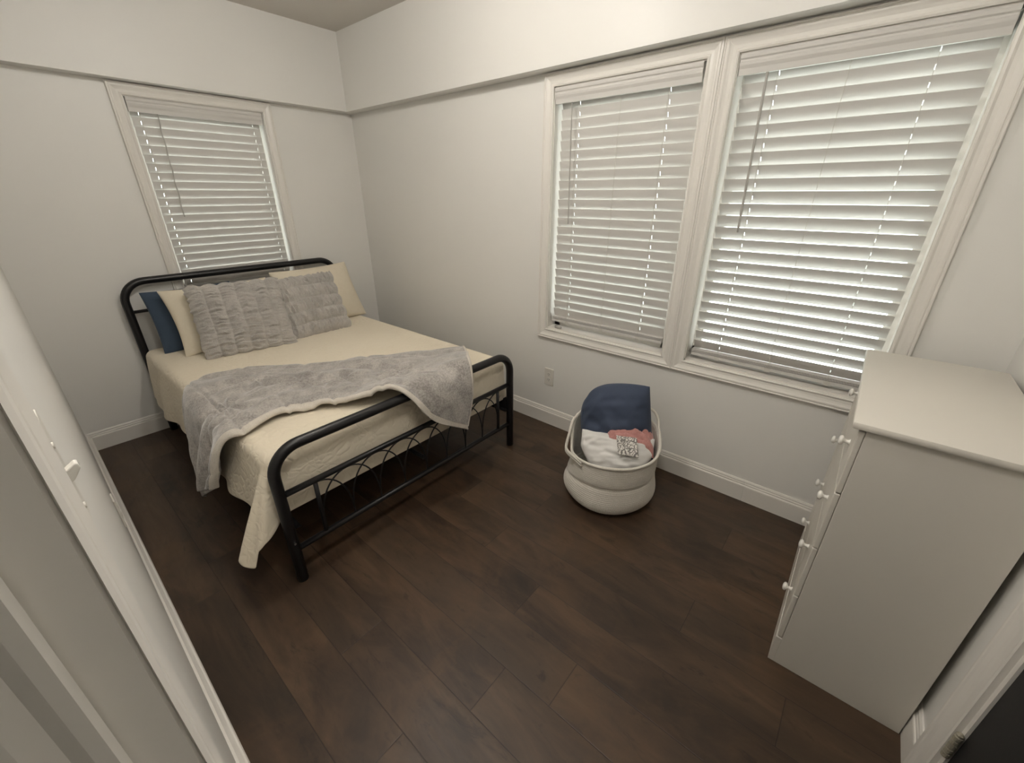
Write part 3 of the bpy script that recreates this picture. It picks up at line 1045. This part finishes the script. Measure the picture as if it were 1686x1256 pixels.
def pillow(name, label, cat, mat, bl, e_dir, tilt, wd, ht, th, lift=0.0, group=None, roll=0.0, **kw):
    """bl: bottom-left corner on the bed, e_dir: angle of the bottom edge in plan (deg), tilt: lean back"""
    e_ = Vector((math.cos(math.radians(e_dir)), math.sin(math.radians(e_dir)), 0))
    back = Vector((-e_.y, e_.x, 0))
    up = Vector((0, 0, 1)) * math.cos(tilt) + back * math.sin(tilt)
    e2 = e_ * math.cos(roll) + up * math.sin(roll)
    u2 = up * math.cos(roll) - e_ * math.sin(roll)
    nrm = e2.cross(u2)
    ctr = Vector(bl) + e2 * (wd / 2) + u2 * (ht / 2) + Vector((0, 0, lift))
    mt = Matrix((e2, u2, nrm)).transposed().to_4x4()
    mt.translation = ctr
    F, B = pillow_mesh(wd, ht, th, **kw)
    b = MB().grid(place(F, mt)).grid(place(B, mt))
    o = b.build(name, mat, None, True, origin=tuple(ctr - Vector((0, 0, ht / 2 * math.cos(tilt)))), merge=0.0006)
    tag(o, label, cat, group)
    return o, mt


def ruche_cols(n, fine):
    def f(U, V):
        ph = (U * 0.5 + 0.5) * n
        w_ = 0.12 * fbm(V * 3, U * 2)
        colp = np.abs(np.sin(math.pi * (ph + w_)))
        dz = 0.020 * colp ** 0.7 - 0.012
        wrk = 0.026 * vnoise(ph * 1.3 + 5, V * fine + 1.5 * fbm(U * 9, V * 3)) + 0.012 * vnoise(ph * 2.7, V * fine * 2.3)
        dz = dz + wrk * (0.35 + 0.65 * colp)
        edx = 0.016 * vnoise(V * 16, U * 0 + 3) * np.abs(U) ** 8
        edy = 0.014 * np.sign(V) * (np.abs(np.sin(math.pi * ph)) - 0.5) * np.abs(V) ** 8
        return dz, edx, edy
    return f


def ruche_rows(n, fine):
    g = ruche_cols(n, fine)
    def f(U, V):
        dz, a, c = g(V, U)
        return dz, c, a
    return f


pillow('bed_pillow', 'slate blue pillow standing against the headboard, behind the left cream pillow', 'pillow', M['blue'],
       (-1.735, -0.275, 0.598), 0, 0.30, 0.50, 0.40, 0.13, seed=3, power=0.36)
pillow('bed_pillow', 'cream pillow left, between the blue pillow and the larger grey cushion', 'pillow', M['cream'],
       (-1.665, -0.445, 0.600), 0, 0.42, 0.63, 0.43, 0.17, group='cream bed pillows', seed=8, pinch=0.07, power=0.36)
pillow('bed_pillow', 'cream pillow right, behind the smaller grey cushion and nearest the corner', 'pillow', M['cream'],
       (-0.985, -0.455, 0.600), 7, 0.42, 0.64, 0.46, 0.18, group='cream bed pillows', seed=15, pinch=0.06, power=0.36)
o, mt = pillow('throw_cushion', 'grey ruched cushion with upright rows, in front on the left', 'cushion', M['cushion'],
               (-1.600, -0.610, 0.604), -11, 0.46, 0.525, 0.465, 0.15, group='grey ruched cushions', nu=210, nv=190, seed=21, pinch=0.02, disp=ruche_cols(6, 22))
tg = place(np.array([[[0.20, -0.232, 0.004], [0.20, -0.245, 0.010]], [[0.232, -0.232, 0.004], [0.232, -0.245, 0.010]]]), mt)
k = o.matrix_basis.translation
bt = MB().grid(tg).build('care_tag', M['white'], o)
pillow('throw_cushion', 'grey ruched cushion with level rows, half hidden by the other on the right', 'cushion', M['cushion'],
       (-1.085, -0.640, 0.604), 0, 0.45, 0.45, 0.445, 0.14, group='grey ruched cushions', nu=190, nv=190, seed=33, pinch=0.02, disp=ruche_rows(5, 18))

# ------------------------------------------------------------------ rope basket with bedding
BC = (-0.41, -2.78)
AX = math.atan2(-0.408, -0.913)      # direction towards the door (front of the basket)


def rim_h(ph):
    """rim height by angle from the front, degrees 0..360 (90 = left seen from the door)"""
    xs = [0, 30, 60, 76, 84, 98, 112, 140, 180, 215, 240, 258, 275, 300, 330, 360]
    hs = [0.312, 0.300, 0.280, 0.262, 0.285, 0.375, 0.405, 0.420, 0.420, 0.415, 0.395, 0.355, 0.318, 0.305, 0.308, 0.312]
    return np.interp(ph % 360, xs, hs)


nph, nh = 144, 150
ph = np.linspace(0, 360, nph, endpoint=False)
tt = np.linspace(0, 1, nh)
PH, TT = np.meshgrid(ph, tt, indexing='ij')
H = rim_h(PH)
H = 0.25 * np.roll(H, 2, 0) + 0.5 * H + 0.25 * np.roll(H, -2, 0)
Z = TT * H
frontness = np.cos(np.radians(PH - 15)) * 0.5 + 0.5
crease = 0.165 + 0.02 * np.sin(np.radians(PH * 2 + 30)) - 0.035 * np.sin(np.radians(PH))
R_ = 0.224 + 0.016 * np.exp(-((Z - 0.075) / 0.065) ** 2) - 0.05 * np.exp(-(Z / 0.018) ** 1.2) * 0.9
R_ += frontness * (0.006 * np.exp(-((Z - crease - 0.05) / 0.05) ** 2) - 0.007 * np.exp(-((Z - crease) / 0.013) ** 2)) + 0.008 * sstep(0.2, 0.4, Z)
R_ += 0.022 * np.exp(-((PH - 72) / 30) ** 2) * np.exp(-((Z - 0.09) / 0.07) ** 2)
R_ += 0.006 * np.sin(np.radians(PH * 3 + 40)) + 0.0016 * np.abs(np.sin(math.pi * Z / 0.0105)) - 0.0008
ang = AX - np.radians(PH)
A = np.stack([BC[0] + R_ * np.cos(ang), BC[1] + R_ * np.sin(ang), Z + 0.002], -1)
bk = tag(empty('rope_basket', (BC[0], BC[1], 0)), 'slouchy white coiled rope basket on the floor under the windows', 'basket')
b = MB().grid(A, wrap_u=True)
n0 = len(b.v)
b.v.append((BC[0], BC[1], 0.002))
b.f += [(i * nh, ((i + 1) % nph) * nh, n0) for i in range(nph)]
o = b.build('body', M['rope'], bk, True)
sm = o.modifiers.new('thick', 'SOLIDIFY')
sm.thickness = 0.009
sm.offset = -1
rim = [tuple(A[i, -1] + np.array([0, 0, 0.002])) for i in range(0, nph, 2)]
MB().tube(rim, 0.0072, 10, closed=True).build('rim', M['rope'], bk, True)


def rimp(deg, dr=0.0, dz=0.0):
    i = int(round(deg / 360 * nph)) % nph
    p = A[i, -1].copy()
    d = np.array([math.cos(ang[i, 0]), math.sin(ang[i, 0]), 0])
    return p + d * dr + np.array([0, 0, dz])


hl = catmull([rimp(38, 0.004, -0.012), rimp(56, 0.010, 0.000), rimp(70, 0.026, 0.012), rimp(80, 0.030, 0.010), rimp(88, 0.014, 0.040), rimp(97, 0.004, 0.030), rimp(110, 0.0, 0.004)], 40)
MB().tube(hl, 0.0075, 10).tube(hl + np.array([0, 0, -0.013]), 0.0068, 10).build('handle', M['rope'], bk, True)
hr = catmull([rimp(260, 0.004, -0.005), rimp(248, 0.006, 0.012), rimp(241, 0.012, 0.036), rimp(233, 0.012, 0.056), rimp(222, 0.002, 0.058), rimp(212, -0.006, 0.032), rimp(205, 0.0, 0.004)], 40)
MB().tube(hr, 0.0075, 10).build('handle', M['rope'], bk, True)

fdir = Vector((math.cos(AX), math.sin(AX), 0))       # towards the door
ldir = Vector((-fdir.y, fdir.x, 0)) * -1              # image left
if ldir.y < 0:
    ldir = -ldir
rdir = -ldir


def free_pillow(name, label, cat, mat, ctr, ex_, ey_, wd, ht, th, **kw):
    ex_ = Vector(ex_).normalized()
    ey_ = Vector(ey_)
    ey_ = (ey_ - ex_ * ey_.dot(ex_)).normalized()
    mt = Matrix((ex_, ey_, ex_.cross(ey_))).transposed().to_4x4()
    mt.translation = Vector(ctr)
    F, B = pillow_mesh(wd, ht, th, **kw)
    o = MB().grid(place(F, mt)).grid(place(B, mt)).build(name, mat, None, True, origin=tuple(ctr), merge=0.0006)
    tag(o, label, cat)
    return o, mt


def soft_creases(U, V):
    dz = 0.012 * vnoise(U * 2 + V * 3 + 7, V * 6 - U * 2) + 0.010 * np.exp(-((V * 0.8 - U * 0.9 - 0.9) / 0.10) ** 2) - 0.010 * np.exp(-((V + U * 0.6 + 0.2) / 0.14) ** 2) * (U > -0.9)
    return dz, 0 * U, 0 * U


cN = Vector((BC[0], BC[1], 0.395)) - fdir * 0.075 + ldir * 0.004
free_pillow('stuffed_pillow', 'navy blue pillow stuffed upright in the rope basket', 'pillow', M['navy'], cN,
            rdir + Vector((0, 0, 0.17)), Vector((0, 0, 1)) - fdir * 0.22, 0.375, 0.40, 0.21, seed=5, pinch=0.0, power=0.46, round_left=0.24, disp=soft_creases, nu=90, nv=90)
cW = Vector((BC[0], BC[1], 0.290)) + fdir * 0.060 + rdir * 0.016
oW, mW = free_pillow('stuffed_pillow', 'white pillow lying at the front of the rope basket', 'pillow', M['white'], cW,
                     rdir + Vector((0, 0, 0.0)), Vector((0, 0, 1)) * 0.72 - fdir * 0.70, 0.378, 0.22, 0.15, round_bottom=0.37, seed=12, pinch=0.02, power=0.4, nu=80, nv=70, disp=soft_creases)
# floral cloth folded over the white pillow
us = np.linspace(-0.02, 0.52, 26)
vs_ = np.linspace(-0.15, 0.80, 26)
Us, Vs = np.meshgrid(us, vs_, indexing='ij')
Us2 = Us + 0.10 * (0.6 - Vs)
ee = np.clip((1 - Us2 ** 4) * (1 - Vs ** 4), 0, 1) ** 0.4 * (0.55 + 0.45 * (1 - Us2 ** 2) * (1 - Vs ** 2))
loc = np.stack([0.378 / 2 * Us2, 0.22 / 2 * Vs, 0.085 * ee + 0.016 + 0.003 * fbm(Us * 8, Vs * 8)], -1)
o = MB().grid(place(loc, mW)).build('printed_cloth', M['floral'], None, True, origin=tuple(cW + Vector((0, 0, 0.07))))
sm = o.modifiers.new('thick', 'SOLIDIFY')
sm.thickness = 0.004
tag(o, 'grey and white floral cloth folded over the white pillow in the basket', 'cloth')
# pink fleece blanket, crumpled folds
nu, nv = 110, 80
Us, Vs = np.meshgrid(np.linspace(-1, 1, nu), np.linspace(-1, 1, nv), indexing='ij')
rr2 = np.clip(1 - Us ** 2, 0, 1) * np.clip(1 - Vs ** 2, 0, 1)
fold = np.abs(np.sin((Vs * 2.6 + 0.5 * Us ** 2 + 0.35 * fbm(Us * 2, Vs * 2)) * math.pi)) ** 0.6
hz = 0.10 * rr2 ** 0.4 + 0.020 * fold * rr2 ** 0.3 + 0.010 * fbm(Us * 5, Vs * 5)
cP = Vector((BC[0], BC[1], 0.318)) - fdir * 0.045 + rdir * 0.080
A3 = np.zeros((nu, nv, 3))
for i in range(3):
    A3[..., i] = cP[i] + rdir[i] * Us * 0.125 + (-fdir[i]) * Vs * 0.105
A3[..., 2] += hz - 0.02 * Us + 0.01
bot = A3.copy()
bot[..., 2] = np.minimum(A3[..., 2] - 0.002, cP.z - 0.05 * rr2 ** 0.5 - 0.001)
o = MB().grid(A3).grid(bot).build('folded_blanket', M['pink'], None, True, origin=tuple(cP), merge=0.0005)
tag(o, 'dusty pink fleece blanket crumpled between the two pillows in the basket', 'blanket')

# ------------------------------------------------------------------ dresser
DX0, DX1, DYF, DYB, DZ = -0.872, -0.150, -3.690, -4.036, 0.985
dr = tag(empty('dresser', ((DX0 + DX1) / 2, (DYF + DYB) / 2, 0)), 'white four-drawer dresser with round knobs against the near wall', 'dresser')
tk = 0.016
b = MB().box(DX0, DX0 + tk, DYB, DYF, 0, DZ - 0.022).build('side_panel', M['dresser'], dr, bevel=0.0012)
b = MB().box(DX1 - tk, DX1, DYB, DYF, 0, DZ - 0.022).build('side_panel', M['dresser'], dr, bevel=0.0012)
MB().box(DX0 + tk, DX1 - tk, DYB + 0.003, DYB + 0.008, 0.02, DZ - 0.022).build('back_panel', M['dresser'], dr)
MB().box(DX0, DX1, DYF, DYF + 0.018, 0.0, 0.118).build('plinth', M['dresser'], dr, bevel=0.001)
# top with a rounded edge
rr = 0.009
prof = []
x0, x1, y0, y1 = DX0 - 0.012, DX1 + 0.012, DYB - 0.004, DYF + 0.034
b = MB().box(x0, x1, y0, y1, DZ - 0.022, DZ)
o = b.build('top', M['dresser'], dr, bevel=0.007)
smooth_angle(o, 30)
zs = [0.122, 0.327, 0.538, 0.750, 0.958]
for k in range(4):
    za, zb = zs[k] + 0.002, zs[k + 1] - 0.002
    b = MB()
    # front with a small bead step round the edge
    b.box(DX0 + 0.001, DX1 - 0.001, DYF + 0.001, DYF + 0.016, za, zb)
    d_ = b.build('drawer', M['dresser'], dr, bevel=0.003)
    for xk in (-0.735, -0.300):
        zc = (za + zb) / 2
        kb = MB().lathe([(0.0005, 0.015), (0.009, 0.015), (0.0085, 0.018), (0.0058, 0.021), (0.0055, 0.028), (0.009, 0.031), (0.0145, 0.034), (0.0155, 0.038), (0.0135, 0.042), (0.007, 0.0445), (0.0005, 0.045)],
                        (xk, DYF, zc), 'y', 20)
        kb.build('knob', M['knob'], d_, True)
